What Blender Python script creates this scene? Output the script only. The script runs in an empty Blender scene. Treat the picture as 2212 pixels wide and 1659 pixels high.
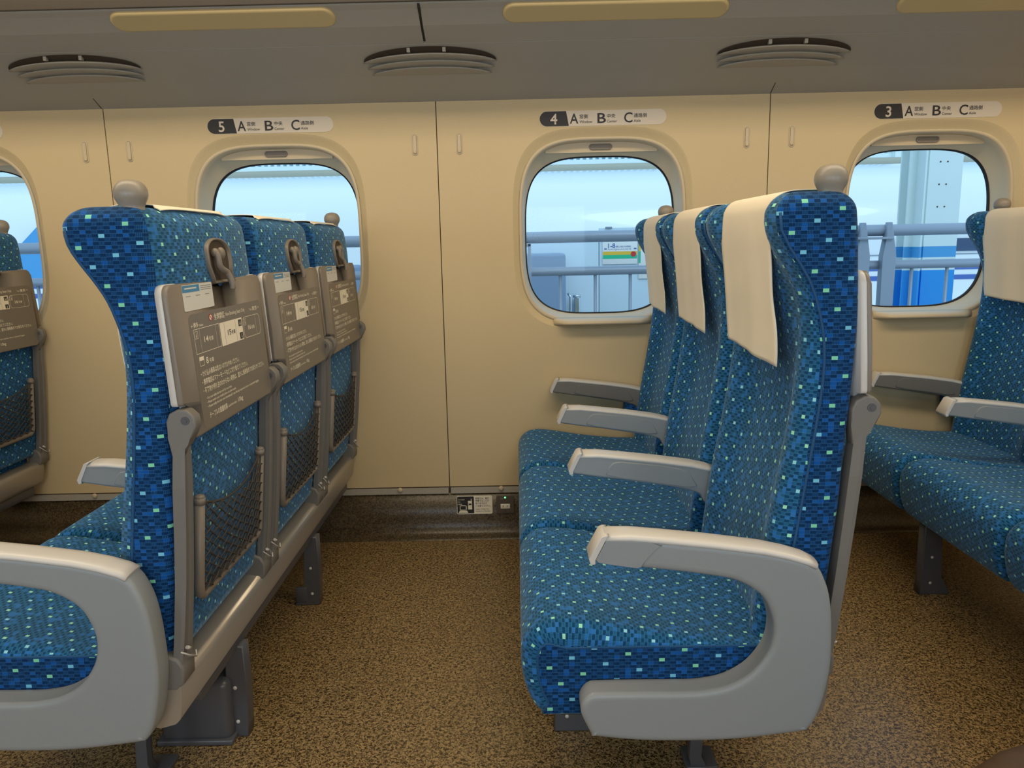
import bpy, bmesh, math, random
from mathutils import Vector, Matrix
random.seed(7)
PI = math.pi
sc = bpy.context.scene
COL = sc.collection

# ------------------------------------------------------------------ camera
H = 0.983
th, rho, psi = math.radians(10.411), math.radians(-1.224), math.radians(-0.499)
F = Vector((math.sin(psi)*math.cos(th), math.cos(psi)*math.cos(th), -math.sin(th)))
r0 = Vector((math.cos(psi), -math.sin(psi), 0)); u0 = r0.cross(F)
rr = r0*math.cos(rho)+u0*math.sin(rho); uu = -r0*math.sin(rho)+u0*math.cos(rho)
cam = bpy.data.cameras.new('camera'); cam.sensor_width = 36; cam.sensor_fit = 'HORIZONTAL'
cam.lens = 1661/2212*36; cam.clip_start = 0.02; cam.clip_end = 200
co = bpy.data.objects.new('camera', cam); COL.objects.link(co)
m = Matrix((rr, uu, -F)).transposed().to_4x4(); m.translation = Vector((0, 0, H))
co.matrix_world = m
sc.camera = co

# ------------------------------------------------------------------ world, light, exposure
w = bpy.data.worlds.new('world'); sc.world = w; w.use_nodes = True
bg = w.node_tree.nodes['Background']
bg.inputs[0].default_value = (0.57, 0.79, 1.0, 1); bg.inputs[1].default_value = 1.3
vs = sc.view_settings
vs.view_transform = 'Standard'; vs.look = 'None'; vs.gamma = 1.0; vs.use_curve_mapping = False
vs.exposure = 0.0

sc.cycles.max_bounces = 7; sc.cycles.diffuse_bounces = 4; sc.cycles.glossy_bounces = 3; sc.cycles.transparent_max_bounces = 8

def area(name, loc, rot, sx, sy, power, col, portal=False):
    l = bpy.data.lights.new(name, 'AREA'); l.shape = 'RECTANGLE'; l.size = sx; l.size_y = sy
    l.energy = power; l.color = col
    if portal: l.cycles.is_portal = True
    o = bpy.data.objects.new(name, l); COL.objects.link(o); o.location = loc; o.rotation_euler = rot
    return o
WARM = (1.0, 0.84, 0.60)
# the two continuous cove lamps of the saloon ceiling
area('ceiling_lamp_light', (0.0, 1.30, 2.12), (0, 0, 0), 6.2, 0.36, 49, WARM)
area('ceiling_lamp_light', (0.0, 0.20, 2.12), (0, 0, 0), 6.2, 0.20, 10, WARM)
su = bpy.data.lights.new('sun', 'SUN'); su.energy = 0.6; su.angle = math.radians(20); su.color = (0.9, 0.95, 1)
so = bpy.data.objects.new('sun', su); COL.objects.link(so); so.rotation_euler = (math.radians(48), 0, math.radians(20))

# ------------------------------------------------------------------ materials
class NT:
    def __init__(s, name):
        s.m = bpy.data.materials.new(name); s.m.use_nodes = True; s.t = s.m.node_tree
        s.b = s.t.nodes['Principled BSDF']; s.out = s.t.nodes['Material Output']
    def n(s, typ, **kw):
        x = s.t.nodes.new(typ)
        for k, v in kw.items(): setattr(x, k, v)
        return x
    def l(s, a, b): s.t.links.new(a, b)
    def math(s, op, a, b=None, c=None):
        x = s.n('ShaderNodeMath', operation=op)
        for i, v in enumerate((a, b, c)):
            if v is None: continue
            if isinstance(v, (int, float)): x.inputs[i].default_value = v
            else: s.l(v, x.inputs[i])
        return x.outputs[0]
    def mix(s, f, a, b):
        x = s.n('ShaderNodeMix', data_type='RGBA')
        for i, v in ((0, f), (6, a), (7, b)):
            if isinstance(v, (int, float)): x.inputs[i].default_value = v
            elif isinstance(v, tuple): x.inputs[i].default_value = (*v, 1)
            else: s.l(v, x.inputs[i])
        return x.outputs[2]

def lin(r, g, b):
    f = lambda c: ((c/255+0.055)/1.055)**2.4 if c/255 > 0.04045 else c/255/12.92
    return (f(r), f(g), f(b))

def plain(name, col, rough=0.5, metal=0.0, noise=0.0, nscale=300, bump=0.0, spec=0.5, coat=0.0):
    t = NT(name); b = t.b
    b.inputs['Base Color'].default_value = (*col, 1); b.inputs['Roughness'].default_value = rough
    b.inputs['Metallic'].default_value = metal; b.inputs['Specular IOR Level'].default_value = spec
    b.inputs['Coat Weight'].default_value = coat
    if noise or bump:
        tc = t.n('ShaderNodeTexCoord'); nz = t.n('ShaderNodeTexNoise'); nz.inputs['Scale'].default_value = nscale
        nz.inputs['Detail'].default_value = 2
        t.l(tc.outputs['Object'], nz.inputs['Vector'])
        if noise:
            lo = tuple(c*(1-noise) for c in col); hi = tuple(min(1, c*(1+noise)) for c in col)
            mr = t.n('ShaderNodeMapRange'); mr.inputs[1].default_value = .3; mr.inputs[2].default_value = .7
            t.l(nz.outputs['Fac'], mr.inputs[0])
            t.l(t.mix(mr.outputs[0], lo, hi), b.inputs['Base Color'])
        if bump:
            bp = t.n('ShaderNodeBump'); bp.inputs['Strength'].default_value = bump; bp.inputs['Distance'].default_value = .001
            t.l(nz.outputs['Fac'], bp.inputs['Height']); t.l(bp.outputs[0], b.inputs['Normal'])
    return t.m

def fabric(name, cu, cv, dark, dark2, mid, line, la, lb, sheen=0.25, bandw=4, inset=0.0):
    """woven moquette: brick of small cells, a regular lattice of pale squares, diagonal blue bands"""
    t = NT(name); b = t.b
    uv = t.n('ShaderNodeUVMap'); uv.uv_map = 'UVMap'
    sp = t.n('ShaderNodeSeparateXYZ'); t.l(uv.outputs[0], sp.inputs[0])
    U = t.math('DIVIDE', sp.outputs[0], cu); V = t.math('DIVIDE', sp.outputs[1], cv)
    i = t.math('FLOOR', U); j = t.math('FLOOR', V)
    fu = t.math('SUBTRACT', U, i); fv = t.math('SUBTRACT', V, j)
    q = t.math('ADD', t.math('MULTIPLY', i, 5), t.math('MULTIPLY', j, 2))
    q = t.math('FLOORED_MODULO', q, 26)
    isl = t.math('LESS_THAN', q, 0.5)
    if inset: isl = t.math('MULTIPLY', isl, t.math('LESS_THAN', fu, 1-inset))
    cmb = t.n('ShaderNodeCombineXYZ'); t.l(i, cmb.inputs[0]); t.l(j, cmb.inputs[1])
    wn = t.n('ShaderNodeTexWhiteNoise', noise_dimensions='2D'); t.l(cmb.outputs[0], wn.inputs['Vector'])
    # diagonal bands
    band = t.math('MULTIPLY', t.math('GREATER_THAN', q, 11.5), t.math('LESS_THAN', q, 11.5+bandw))
    rnd = t.math('GREATER_THAN', wn.outputs['Value'], 0.92)
    midf = t.math('MAXIMUM', t.math('MULTIPLY', band, t.math('GREATER_THAN', wn.outputs['Value'], 0.25)), rnd)
    alt = t.math('GREATER_THAN', t.math('FRACT', t.math('MULTIPLY', t.math('ADD', i, j), 0.5)), 0.25)
    base = t.mix(alt, dark, dark2)
    base = t.mix(midf, base, mid)
    # fine threads inside each cell
    fine = t.math('LESS_THAN', t.math('FRACT', t.math('MULTIPLY', fu, 4)), 0.28)
    fine = t.math('MULTIPLY', fine, t.math('MULTIPLY_ADD', alt, 0.45, 0.12))
    gap = t.math('MULTIPLY', t.math('LESS_THAN', fv, 0.16), 0.55)
    ln = t.math('MAXIMUM', fine, gap)
    base = t.mix(ln, base, line)
    lc = t.mix(t.math('GREATER_THAN', wn.outputs['Value'], 0.5), la, lb)
    colr = t.mix(isl, base, lc)
    t.l(colr, b.inputs['Base Color'])
    b.inputs['Roughness'].default_value = 0.9; b.inputs['Specular IOR Level'].default_value = 0.15
    b.inputs['Sheen Weight'].default_value = sheen; b.inputs['Sheen Roughness'].default_value = 0.45
    b.inputs['Sheen Tint'].default_value = (0.6, 0.8, 0.9, 1)
    bp = t.n('ShaderNodeBump'); bp.inputs['Strength'].default_value = .25; bp.inputs['Distance'].default_value = .0006
    t.l(t.math('SUBTRACT', 1.0, ln), bp.inputs['Height']); t.l(bp.outputs[0], b.inputs['Normal'])
    return t.m

M = {}
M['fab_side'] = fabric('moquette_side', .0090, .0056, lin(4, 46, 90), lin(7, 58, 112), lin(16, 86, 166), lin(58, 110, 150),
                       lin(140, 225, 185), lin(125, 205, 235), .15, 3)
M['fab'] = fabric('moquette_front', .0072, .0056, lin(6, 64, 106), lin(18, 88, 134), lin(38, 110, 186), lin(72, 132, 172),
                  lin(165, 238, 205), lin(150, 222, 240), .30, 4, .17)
M['wall'] = plain('wall_laminate', lin(214, 192, 150), .55, noise=.05, nscale=500, bump=.15, spec=.35)
M['rack'] = plain('rack_panel', lin(170, 163, 150), .6, noise=.03, nscale=400)
M['frame'] = plain('window_frame_plastic', lin(210, 192, 160), .42)
M['seam'] = plain('seam_rubber_recess_shade', lin(74, 62, 48), .8)  # joint colour, also the painted shade in vent recesses and hook wells
M['black'] = plain('black_gasket', (.008, .008, .012), .5)
M['grey'] = plain('grey_plastic', lin(148, 153, 155), .42, noise=.02, nscale=900, bump=.05)
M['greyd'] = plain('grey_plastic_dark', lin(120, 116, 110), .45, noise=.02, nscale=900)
M['silver'] = plain('satin_silver', lin(212, 208, 202), .32, .0)
M['piping'] = plain('piping_cord', lin(26, 80, 128), .8)
M['beam'] = plain('beam_painted_metal', lin(172, 164, 152), .28, .45)
M['dkmetal'] = plain('dark_painted_metal', lin(92, 92, 96), .35, .2)
M['table'] = plain('tray_table_plastic', lin(134, 124, 112), .42, noise=.02, nscale=800)
M['tpanel'] = plain('tray_table_print_ground', lin(124, 115, 104), .38)
M['knob'] = plain('grip_knob_plastic', lin(150, 141, 128), .38)
M['cream'] = plain('print_cream', lin(252, 242, 218), .5)
M['inkdark'] = plain('print_dark', lin(44, 40, 40), .5)
M['white'] = plain('print_white', lin(238, 234, 228), .45)
M['signgrey'] = plain('sign_pale', lin(226, 212, 192), .4)
M['blue'] = plain('sticker_blue', lin(70, 140, 185), .4)
M['paper'] = plain('sticker_paper', lin(225, 224, 216), .45)
M['redp'] = plain('print_red', lin(200, 60, 60), .5)
M['greylt'] = plain('print_grey', lin(150, 150, 146), .5)
M['net'] = plain('net_cord', lin(72, 66, 60), .75)
M['lampc'] = plain('rack_lamp_cover', lin(205, 182, 132), .5)
M['rim'] = plain('rack_rim_dark', lin(84, 76, 66), .6)
M['ledg'] = plain('power_led', (0.1, 0.9, 0.3), .4)
M['ledg'].node_tree.nodes['Principled BSDF'].inputs['Emission Color'].default_value = (.2, 1, .4, 1)
M['ledg'].node_tree.nodes['Principled BSDF'].inputs['Emission Strength'].default_value = 1.5
M['outlet'] = plain('outlet_plate', lin(96, 86, 74), .5)
M['bag'] = plain('brown_leather', lin(70, 52, 36), .55, noise=.1, nscale=60, bump=.2)

def cloth_mat():
    t = NT('headrest_cloth'); b = t.b
    tc = t.n('ShaderNodeTexCoord'); wv = t.n('ShaderNodeTexNoise'); wv.inputs['Scale'].default_value = 14
    t.l(tc.outputs['Object'], wv.inputs['Vector'])
    b.inputs['Base Color'].default_value = (*lin(242, 230, 206), 1); b.inputs['Roughness'].default_value = .85
    b.inputs['Sheen Weight'].default_value = .1
    bp = t.n('ShaderNodeBump'); bp.inputs['Strength'].default_value = .25; bp.inputs['Distance'].default_value = .01
    t.l(wv.outputs['Fac'], bp.inputs['Height']); t.l(bp.outputs[0], b.inputs['Normal'])
    return t.m
M['cloth'] = cloth_mat()

def mottled(name, lo, hi, scale, rough):
    t = NT(name); b = t.b
    tc = t.n('ShaderNodeTexCoord')
    nz = t.n('ShaderNodeTexNoise'); nz.inputs['Scale'].default_value = scale; nz.inputs['Detail'].default_value = 1.5
    nz.inputs['Distortion'].default_value = 1.2
    t.l(tc.outputs['Object'], nz.inputs['Vector'])
    cr = t.n('ShaderNodeValToRGB'); e = cr.color_ramp.elements
    e[0].position = .40; e[0].color = (*lo, 1); e[1].position = .60; e[1].color = (*hi, 1)
    t.l(nz.outputs['Fac'], cr.inputs[0])
    n2 = t.n('ShaderNodeTexNoise'); n2.inputs['Scale'].default_value = 3.0; t.l(tc.outputs['Object'], n2.inputs['Vector'])
    t.l(cr.outputs[0], b.inputs['Base Color']); b.inputs['Roughness'].default_value = rough
    mr = t.n('ShaderNodeMapRange'); mr.inputs[3].default_value = rough-.06; mr.inputs[4].default_value = rough+.08
    t.l(n2.outputs['Fac'], mr.inputs[0]); t.l(mr.outputs[0], b.inputs['Roughness'])
    bp = t.n('ShaderNodeBump'); bp.inputs['Strength'].default_value = .12; bp.inputs['Distance'].default_value = .0008
    t.l(nz.outputs['Fac'], bp.inputs['Height']); t.l(bp.outputs[0], b.inputs['Normal'])
    return t.m
M['floor'] = mottled('mottled_vinyl_floor', lin(68, 51, 28), lin(176, 148, 102), 190, .32)
M['wains'] = mottled('mottled_vinyl_skirting', lin(56, 46, 32), lin(104, 90, 66), 190, .32)

def glass_mat():
    t = NT('window_glass'); t.t.nodes.remove(t.b)
    tr = t.n('ShaderNodeBsdfTransparent'); tr.inputs[0].default_value = (.90, .97, 1.0, 1)
    gl = t.n('ShaderNodeBsdfGlossy'); gl.inputs['Roughness'].default_value = .02
    mx = t.n('ShaderNodeMixShader'); mx.inputs[0].default_value = .004
    t.l(tr.outputs[0], mx.inputs[1]); t.l(gl.outputs[0], mx.inputs[2]); t.l(mx.outputs[0], t.out.inputs[0])
    return t.m
M['glass'] = glass_mat()
# outside
M['train'] = plain('train_white_paint', lin(238, 240, 240), .25, coat=.4)
M['tblue'] = plain('train_blue_paint', lin(75, 105, 175), .3)
M['tsky'] = plain('train_sky_blue', lin(80, 160, 215), .3)
M['twin'] = plain('train_window', lin(60, 80, 110), .12)
M['pipe'] = plain('railing_steel', lin(150, 158, 172), .4, .2)
M['colw'] = plain('column_white', lin(225, 235, 232), .6)
M['colb'] = plain('column_blue', lin(40, 150, 225), .55)
M['kiosk'] = plain('kiosk_panel', lin(205, 220, 228), .5)
M['boxb'] = plain('blue_locker', lin(128, 148, 172), .5)
M['chrome'] = plain('chrome', (.6, .65, .7), .15, 1)
M['louv'] = plain('louvre_steel', lin(170, 195, 215), .5)
M['conc'] = plain('platform_concrete', lin(160, 165, 165), .8, noise=.1, nscale=8)
M['pipebg'] = plain('beige_duct', lin(176, 170, 150), .6)
M['yel'] = plain('print_yellow', lin(235, 190, 60), .5)
M['grn'] = plain('print_green', lin(40, 190, 140), .5)

# ------------------------------------------------------------------ mesh helpers
def catmull(pts, k, closed=False):
    out = []; n = len(pts)
    for i in range(n if closed else n-1):
        g = lambda q: pts[q % n] if closed else pts[max(0, min(n-1, q))]
        p0, p1, p2, p3 = g(i-1), g(i), g(i+1), g(i+2)
        for s in range(k):
            t = s/k
            out.append(tuple(0.5*((2*b)+(-a+c)*t+(2*a-5*b+4*c-d)*t*t+(-a+3*b-3*c+d)*t**3)
                             for a, b, c, d in zip(p0, p1, p2, p3)))
    if not closed: out.append(tuple(pts[-1]))
    return out

def inset(pts, d):
    """polygon moved inwards by d in small steps; edges that would flip are collapsed"""
    n = len(pts); cur = [Vector(p) for p in pts]
    area = sum(pts[i][0]*pts[(i+1) % n][1]-pts[(i+1) % n][0]*pts[i][1] for i in range(n)); sg = 1 if area > 0 else -1
    steps = max(1, int(abs(d)/.0008))
    tan = []
    for i in range(n):
        t1 = Vector(pts[i])-Vector(pts[i-1]); t2 = Vector(pts[(i+1) % n])-Vector(pts[i])
        t = t1.normalized()+t2.normalized(); t = (t if t.length > 1e-6 else t1).normalized(); tan.append(t)
    for st in range(steps):
        old = cur; T = []
        for i in range(n):
            j, k = i-1, (i+1) % n; q = 0
            while (old[j]-old[i]).length < 1e-5 and q < 40: j -= 1; q += 1
            while (old[k % n]-old[i]).length < 1e-5 and q < 80: k += 1; q += 1
            t1 = (old[i]-old[j]); t2 = (old[k % n]-old[i])
            t = t1.normalized()+t2.normalized(); T.append((t if t.length > 1e-6 else t1).normalized())
        cur = [old[i]+Vector((-T[i].y, T[i].x))*(d/steps*sg) for i in range(n)]
        for it in range(6):
            ch = False
            for i in range(n):
                k = (i+1) % n; e0 = old[k]-old[i]; e1 = cur[k]-cur[i]
                if e0.length < 1e-7 or e1.dot(e0) <= 0:
                    if e1.length > 1e-9:
                        m_ = (cur[i]+cur[k])/2; cur[i] = m_.copy(); cur[k] = m_.copy(); ch = True
            if not ch: break
    cr = lambda a, b, c: (b[0]-a[0])*(c[1]-a[1])-(b[1]-a[1])*(c[0]-a[0])
    for it in range(12):           # close small loops at tight corners
        hit = None
        for i in range(n):
            a, b = cur[i], cur[(i+1) % n]
            if (a-b).length < 1e-9: continue
            for dj in range(2, 26):
                j = (i+dj) % n; c, e = cur[j], cur[(j+1) % n]
                if (c-e).length < 1e-9 or (j+1) % n == i: continue
                if cr(a, b, c)*cr(a, b, e) < 0 and cr(c, e, a)*cr(c, e, b) < 0: hit = (i, dj)
            if hit: break
        if not hit: break
        i, dj = hit; a, b, c, e = cur[i], cur[(i+1) % n], cur[(i+dj) % n], cur[(i+dj+1) % n]
        u = cr(c, e, a)/(cr(c, e, a)-cr(c, e, b)); p = a+(b-a)*u
        for q in range(1, dj+1): cur[(i+q) % n] = p.copy()
    return [(p.x, p.y) for p in cur]

class MB:
    """collects shapes and links them as ONE mesh"""
    def __init__(s): s.bm = bmesh.new(); s.uv = s.bm.loops.layers.uv.new('UVMap')
    def merge(s, b2, mat=0, smooth=False):
        me = bpy.data.meshes.new('tmp')
        for f in b2.faces: f.material_index = mat; f.smooth = smooth
        b2.to_mesh(me); b2.free(); s.bm.from_mesh(me); bpy.data.meshes.remove(me); return s
    def face(s, pts, mat=0, smooth=False):
        f = s.bm.faces.new([s.bm.verts.new(p) for p in pts]); f.material_index = mat; f.smooth = smooth; return s
    def rprism(s, pts, y0, y1, rin, ry, k=5, back=.004):
        """outline (x,z) extruded along y with a broad soft rounding on the y0 side"""
        rings = []
        for q in range(k+1):
            a = PI/2*q/k; d = rin*(1-math.sin(a)); y = y0+ry*(1-math.cos(a))
            rings.append([(x, y, z) for x, z in inset(pts, d)])
        rings.append([(x, y1-back, z) for x, z in pts]); rings.append([(x, y1-back*.3, z) for x, z in inset(pts, back*.3)])
        rings.append([(x, y1, z) for x, z in inset(pts, back)])
        return s.loft(rings, True, (True, True))
    def box(s, x0, x1, y0, y1, z0, z1, bev=0.0, mat=0, seg=2):
        b = bmesh.new(); r = bmesh.ops.create_cube(b, size=1)
        for v in b.verts: v.co = Vector(((x0+x1)/2+v.co.x*(x1-x0), (y0+y1)/2+v.co.y*(y1-y0), (z0+z1)/2+v.co.z*(z1-z0)))
        if bev: bmesh.ops.bevel(b, geom=b.edges[:], offset=bev, segments=seg, affect='EDGES', profile=.5)
        return s.merge(b, mat, bool(bev))
    def prism(s, pts, a0, a1, axis='y', bev=0.0, mat=0, seg=2, smooth=None):
        """polygon pts in the plane across axis (y: (x,z); x: (y,z); z: (x,y)) extruded from a0 to a1"""
        b = bmesh.new()
        def P(p, a): return {'y': (p[0], a, p[1]), 'x': (a, p[0], p[1]), 'z': (p[0], p[1], a)}[axis]
        n = len(pts)
        A = [b.verts.new(P(p, a0)) for p in pts]; B = [b.verts.new(P(p, a1)) for p in pts]
        fa = b.faces.new(A); fb = b.faces.new(B[::-1])
        for i in range(n): b.faces.new((A[i], B[i], B[(i+1) % n], A[(i+1) % n]))
        if bev:
            es = list(set(fa.edges) | set(fb.edges))
            bmesh.ops.bevel(b, geom=es, offset=bev, segments=seg, affect='EDGES', profile=.5, clamp_overlap=True)
        bmesh.ops.recalc_face_normals(b, faces=b.faces[:])
        ai = {'y': 1, 'x': 0, 'z': 2}[axis]; flat = [abs(f.normal[ai]) > .999 for f in b.faces]
        sm = bool(bev) if smooth is None else smooth
        me = bpy.data.meshes.new('tmp')
        for f, fl in zip(b.faces, flat): f.material_index = mat; f.smooth = sm and not fl
        b.to_mesh(me); b.free(); s.bm.from_mesh(me); bpy.data.meshes.remove(me); return s
    def loft(s, rings, closed=True, caps=(True, True), mat=0, matfn=None, uvs=None, smooth=True, capmat=None):
        b = s.bm; V = [[b.verts.new(p) for p in r] for r in rings]; n = len(rings[0]); new = []
        for j in range(len(rings)-1):
            for i in range(n if closed else n-1):
                i2 = (i+1) % n
                f = b.faces.new((V[j][i], V[j][i2], V[j+1][i2], V[j+1][i])); f.smooth = smooth
                f.material_index = matfn(j, i) if matfn else mat
                if uvs:
                    a = uvs[j][i]; c = uvs[j][i+1]; d = uvs[j+1][i+1]; e = uvs[j+1][i]
                    for lp, u in zip(f.loops, (a, c, d, e)): lp[s.uv].uv = u
                new.append(f)
        for q, k in ((0, 0), (1, -1)):
            if caps[q]:
                vs_ = []
                for v in V[k]:
                    if not vs_ or (v.co-vs_[-1].co).length > 2e-5: vs_.append(v)
                while len(vs_) > 3 and (vs_[0].co-vs_[-1].co).length < 2e-5: vs_.pop()
                f = b.faces.new(vs_ if q else vs_[::-1]); f.smooth = False
                f.material_index = mat if capmat is None else capmat; new.append(f)
                for lp in f.loops:
                    c = lp.vert.co; lp[s.uv].uv = (c.x, c.z)
        bmesh.ops.recalc_face_normals(b, faces=new)
        return s
    def tube(s, pts, r, n=8, closed=False, mat=0, caps=True):
        pts = [Vector(p) for p in pts]; N = len(pts); rings = []
        T = []
        for i in range(N):
            a = pts[(i-1) % N] if (closed or i > 0) else pts[i]; c = pts[(i+1) % N] if (closed or i < N-1) else pts[i]
            T.append((c-a).normalized())
        up = Vector((0, 0, 1)) if abs(T[0].z) < .9 else Vector((0, 1, 0))
        nrm = (up-T[0]*up.dot(T[0])).normalized()
        for i in range(N):
            nrm = (nrm-T[i]*nrm.dot(T[i])).normalized(); bn = T[i].cross(nrm)
            ri = r[i] if isinstance(r, (list, tuple)) else r
            rings.append([pts[i]+(nrm*math.cos(2*PI*k/n)+bn*math.sin(2*PI*k/n))*ri for k in range(n)])
        if closed: rings.append(rings[0]); caps = False
        return s.loft(rings, True, (caps, caps), mat)
    def lathe(s, prof, cx, cy, n=24, mat=0):
        rings = [[(cx+max(r, 1e-4)*math.cos(2*PI*k/n), cy+max(r, 1e-4)*math.sin(2*PI*k/n), z) for k in range(n)] for r, z in prof]
        return s.loft(rings, True, (True, True), mat)
    def sphere(s, c, r, sc3=(1, 1, 1), mat=0):
        b = bmesh.new(); bmesh.ops.create_uvsphere(b, u_segments=20, v_segments=12, radius=r)
        for v in b.verts: v.co = Vector((c[0]+v.co.x*sc3[0], c[1]+v.co.y*sc3[1], c[2]+v.co.z*sc3[2]))
        return s.merge(b, mat, True)

def obj(name, mb, mats, parent=None, loc=None, kind=None, weld=False):
    me = bpy.data.meshes.new(name)
    if weld: bmesh.ops.remove_doubles(mb.bm, verts=mb.bm.verts[:], dist=1e-5)
    mb.bm.to_mesh(me); mb.bm.free()
    for mm in (mats if isinstance(mats, (list, tuple)) else [mats]): me.materials.append(M[mm])
    o = bpy.data.objects.new(name, me); COL.objects.link(o)
    if parent: o.parent = parent
    if loc is not None:            # geometry was given in the coordinates of the place: move origin
        me.transform(Matrix.Translation(-Vector(loc))); o.location = loc
    if kind: o['kind'] = kind
    return o
def tag(o, label, cat, group=None, kind=None):
    o['label'] = label; o['category'] = cat
    if group: o['group'] = group
    if kind: o['kind'] = kind
    return o
def thing(name, label, cat, loc=(0, 0, 0), group=None):
    o = bpy.data.objects.new(name, None); COL.objects.link(o); o.location = loc; o.empty_display_size = .05
    return tag(o, label, cat, group)
def part(name, mb, mats, root, **kw):
    """geometry in place coordinates, object parented under a thing whose origin is root.location"""
    me_o = obj(name, mb, mats, None, **kw)
    me_o.data.transform(Matrix.Translation(-Vector(root.location))); me_o.parent = root
    return me_o
def copy_tree(o, parent=None):
    c = o.copy(); COL.objects.link(c); c.parent = parent
    for ch in o.children: copy_tree(ch, c)
    return c

_dg = None
def text_bm(mb, body, size, org, uax, vax, width=None, bold=0.0, mat=0, align='LEFT'):
    """adds flat lettering; org = start of the baseline, uax/vax = reading and up directions"""
    cu = bpy.data.curves.new('t', 'FONT'); cu.body = body; cu.size = 1.0; cu.resolution_u = 3
    cu.offset = bold
    to = bpy.data.objects.new('t', cu); COL.objects.link(to)
    dg = bpy.context.evaluated_depsgraph_get(); dg.update()
    me = bpy.data.meshes.new_from_object(to.evaluated_get(dg))
    COL.objects.unlink(to); bpy.data.objects.remove(to); bpy.data.curves.remove(cu)
    if not me.vertices: bpy.data.meshes.remove(me); return 0
    xs = [v.co.x for v in me.vertices]; x0, x1 = min(xs), max(xs)
    sx = size if width is None else width/(x1-x0)
    uax, vax, org = Vector(uax), Vector(vax), Vector(org)
    off = {'LEFT': 0, 'CENTER': -(x1-x0)/2*sx}[align]
    for v in me.vertices: v.co = org+uax*((v.co.x-x0)*sx+off)+vax*(v.co.y*size)
    for p in me.polygons: p.material_index = mat
    mb.bm.from_mesh(me); bpy.data.meshes.remove(me)
    return (x1-x0)*sx

def rrect(cx, cz, hw, hh, r, n=8):
    pts = []
    for q, (sx, sz) in enumerate(((1, 1), (-1, 1), (-1, -1), (1, -1))):
        for k in range(n+1):
            a = q*PI/2+k*PI/2/n
            pts.append((cx+sx*(hw-r)+r*math.cos(a), cz+sz*(hh-r)+r*math.sin(a)))
    return pts

# ================================================================== the saloon
WY = 2.51; PITCH = 1.04; WC = [0.279+PITCH*k for k in range(-3, 3)]
XL, XR = WC[0]-.52, WC[-1]+.52
def superell(cx, cz, a, b, n, N=96):
    out = []
    for k in range(N):
        t = 2*PI*k/N; c, s_ = math.cos(t), math.sin(t)
        out.append((cx+a*math.copysign(abs(c)**(2/n), c), cz+b*math.copysign(abs(s_)**(2/n), s_)))
    return out
# rings of the window opening (half width, z bottom, z top, exponent, y)
WR = [(.287, .700, 1.334, 3.6, WY), (.281, .706, 1.326, 3.6, WY+.003), (.270, .716, 1.310, 3.6, WY+.016), (.264, .722, 1.303, 3.6, WY+.018)]
FR = [(.266, .720, 1.305, 3.6, WY+.012), (.261, .725, 1.300, 3.6, WY+.010), (.257, .729, 1.296, 3.6, WY+.014), (.2555, .731, 1.294, 3.6, WY+.040),
      (.254, .733, 1.290, 3.6, WY+.060), (.250, .737, 1.270, 3.6, WY+.085), (.2475, .741, 1.256, 3.5, WY+.100)]
def ring3(cx, r): return [(p[0], r[4], p[1]) for p in superell(cx, (r[1]+r[2])/2, r[0], (r[2]-r[1])/2, r[3])]

wall = MB()
for cx in WC:
    z0, z1 = .172, 1.425; x0, x1 = cx-.5185, cx+.5185
    r0_ = ring3(cx, WR[0]); cz = (WR[0][1]+WR[0][2])/2; rect = []
    for p in r0_:
        dx, dz = p[0]-cx, p[2]-cz
        t = min((.5185/abs(dx)) if abs(dx) > 1e-9 else 9e9, ((z1-cz)/dz if dz > 0 else (z0-cz)/dz) if abs(dz) > 1e-9 else 9e9)
        rect.append([cx+dx*t, WY, cz+dz*t])
    for cxn, czn in ((x0, z0), (x1, z0), (x1, z1), (x0, z1)):
        k = min(range(len(rect)), key=lambda i: (rect[i][0]-cxn)**2+(rect[i][2]-czn)**2); rect[k] = [cxn, WY, czn]
    bevel = [(cx+(p[0]-cx)*1.0, WY+.012, p[2]) for p in rect]
    wall.loft([rect, r0_], True, (False, False), smooth=False)
    wall.loft([bevel, rect], True, (False, False), smooth=False)
    wall.loft([ring3(cx, r) for r in WR], True, (False, False))
obj('wall_back', wall, 'wall', kind='structure')

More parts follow.
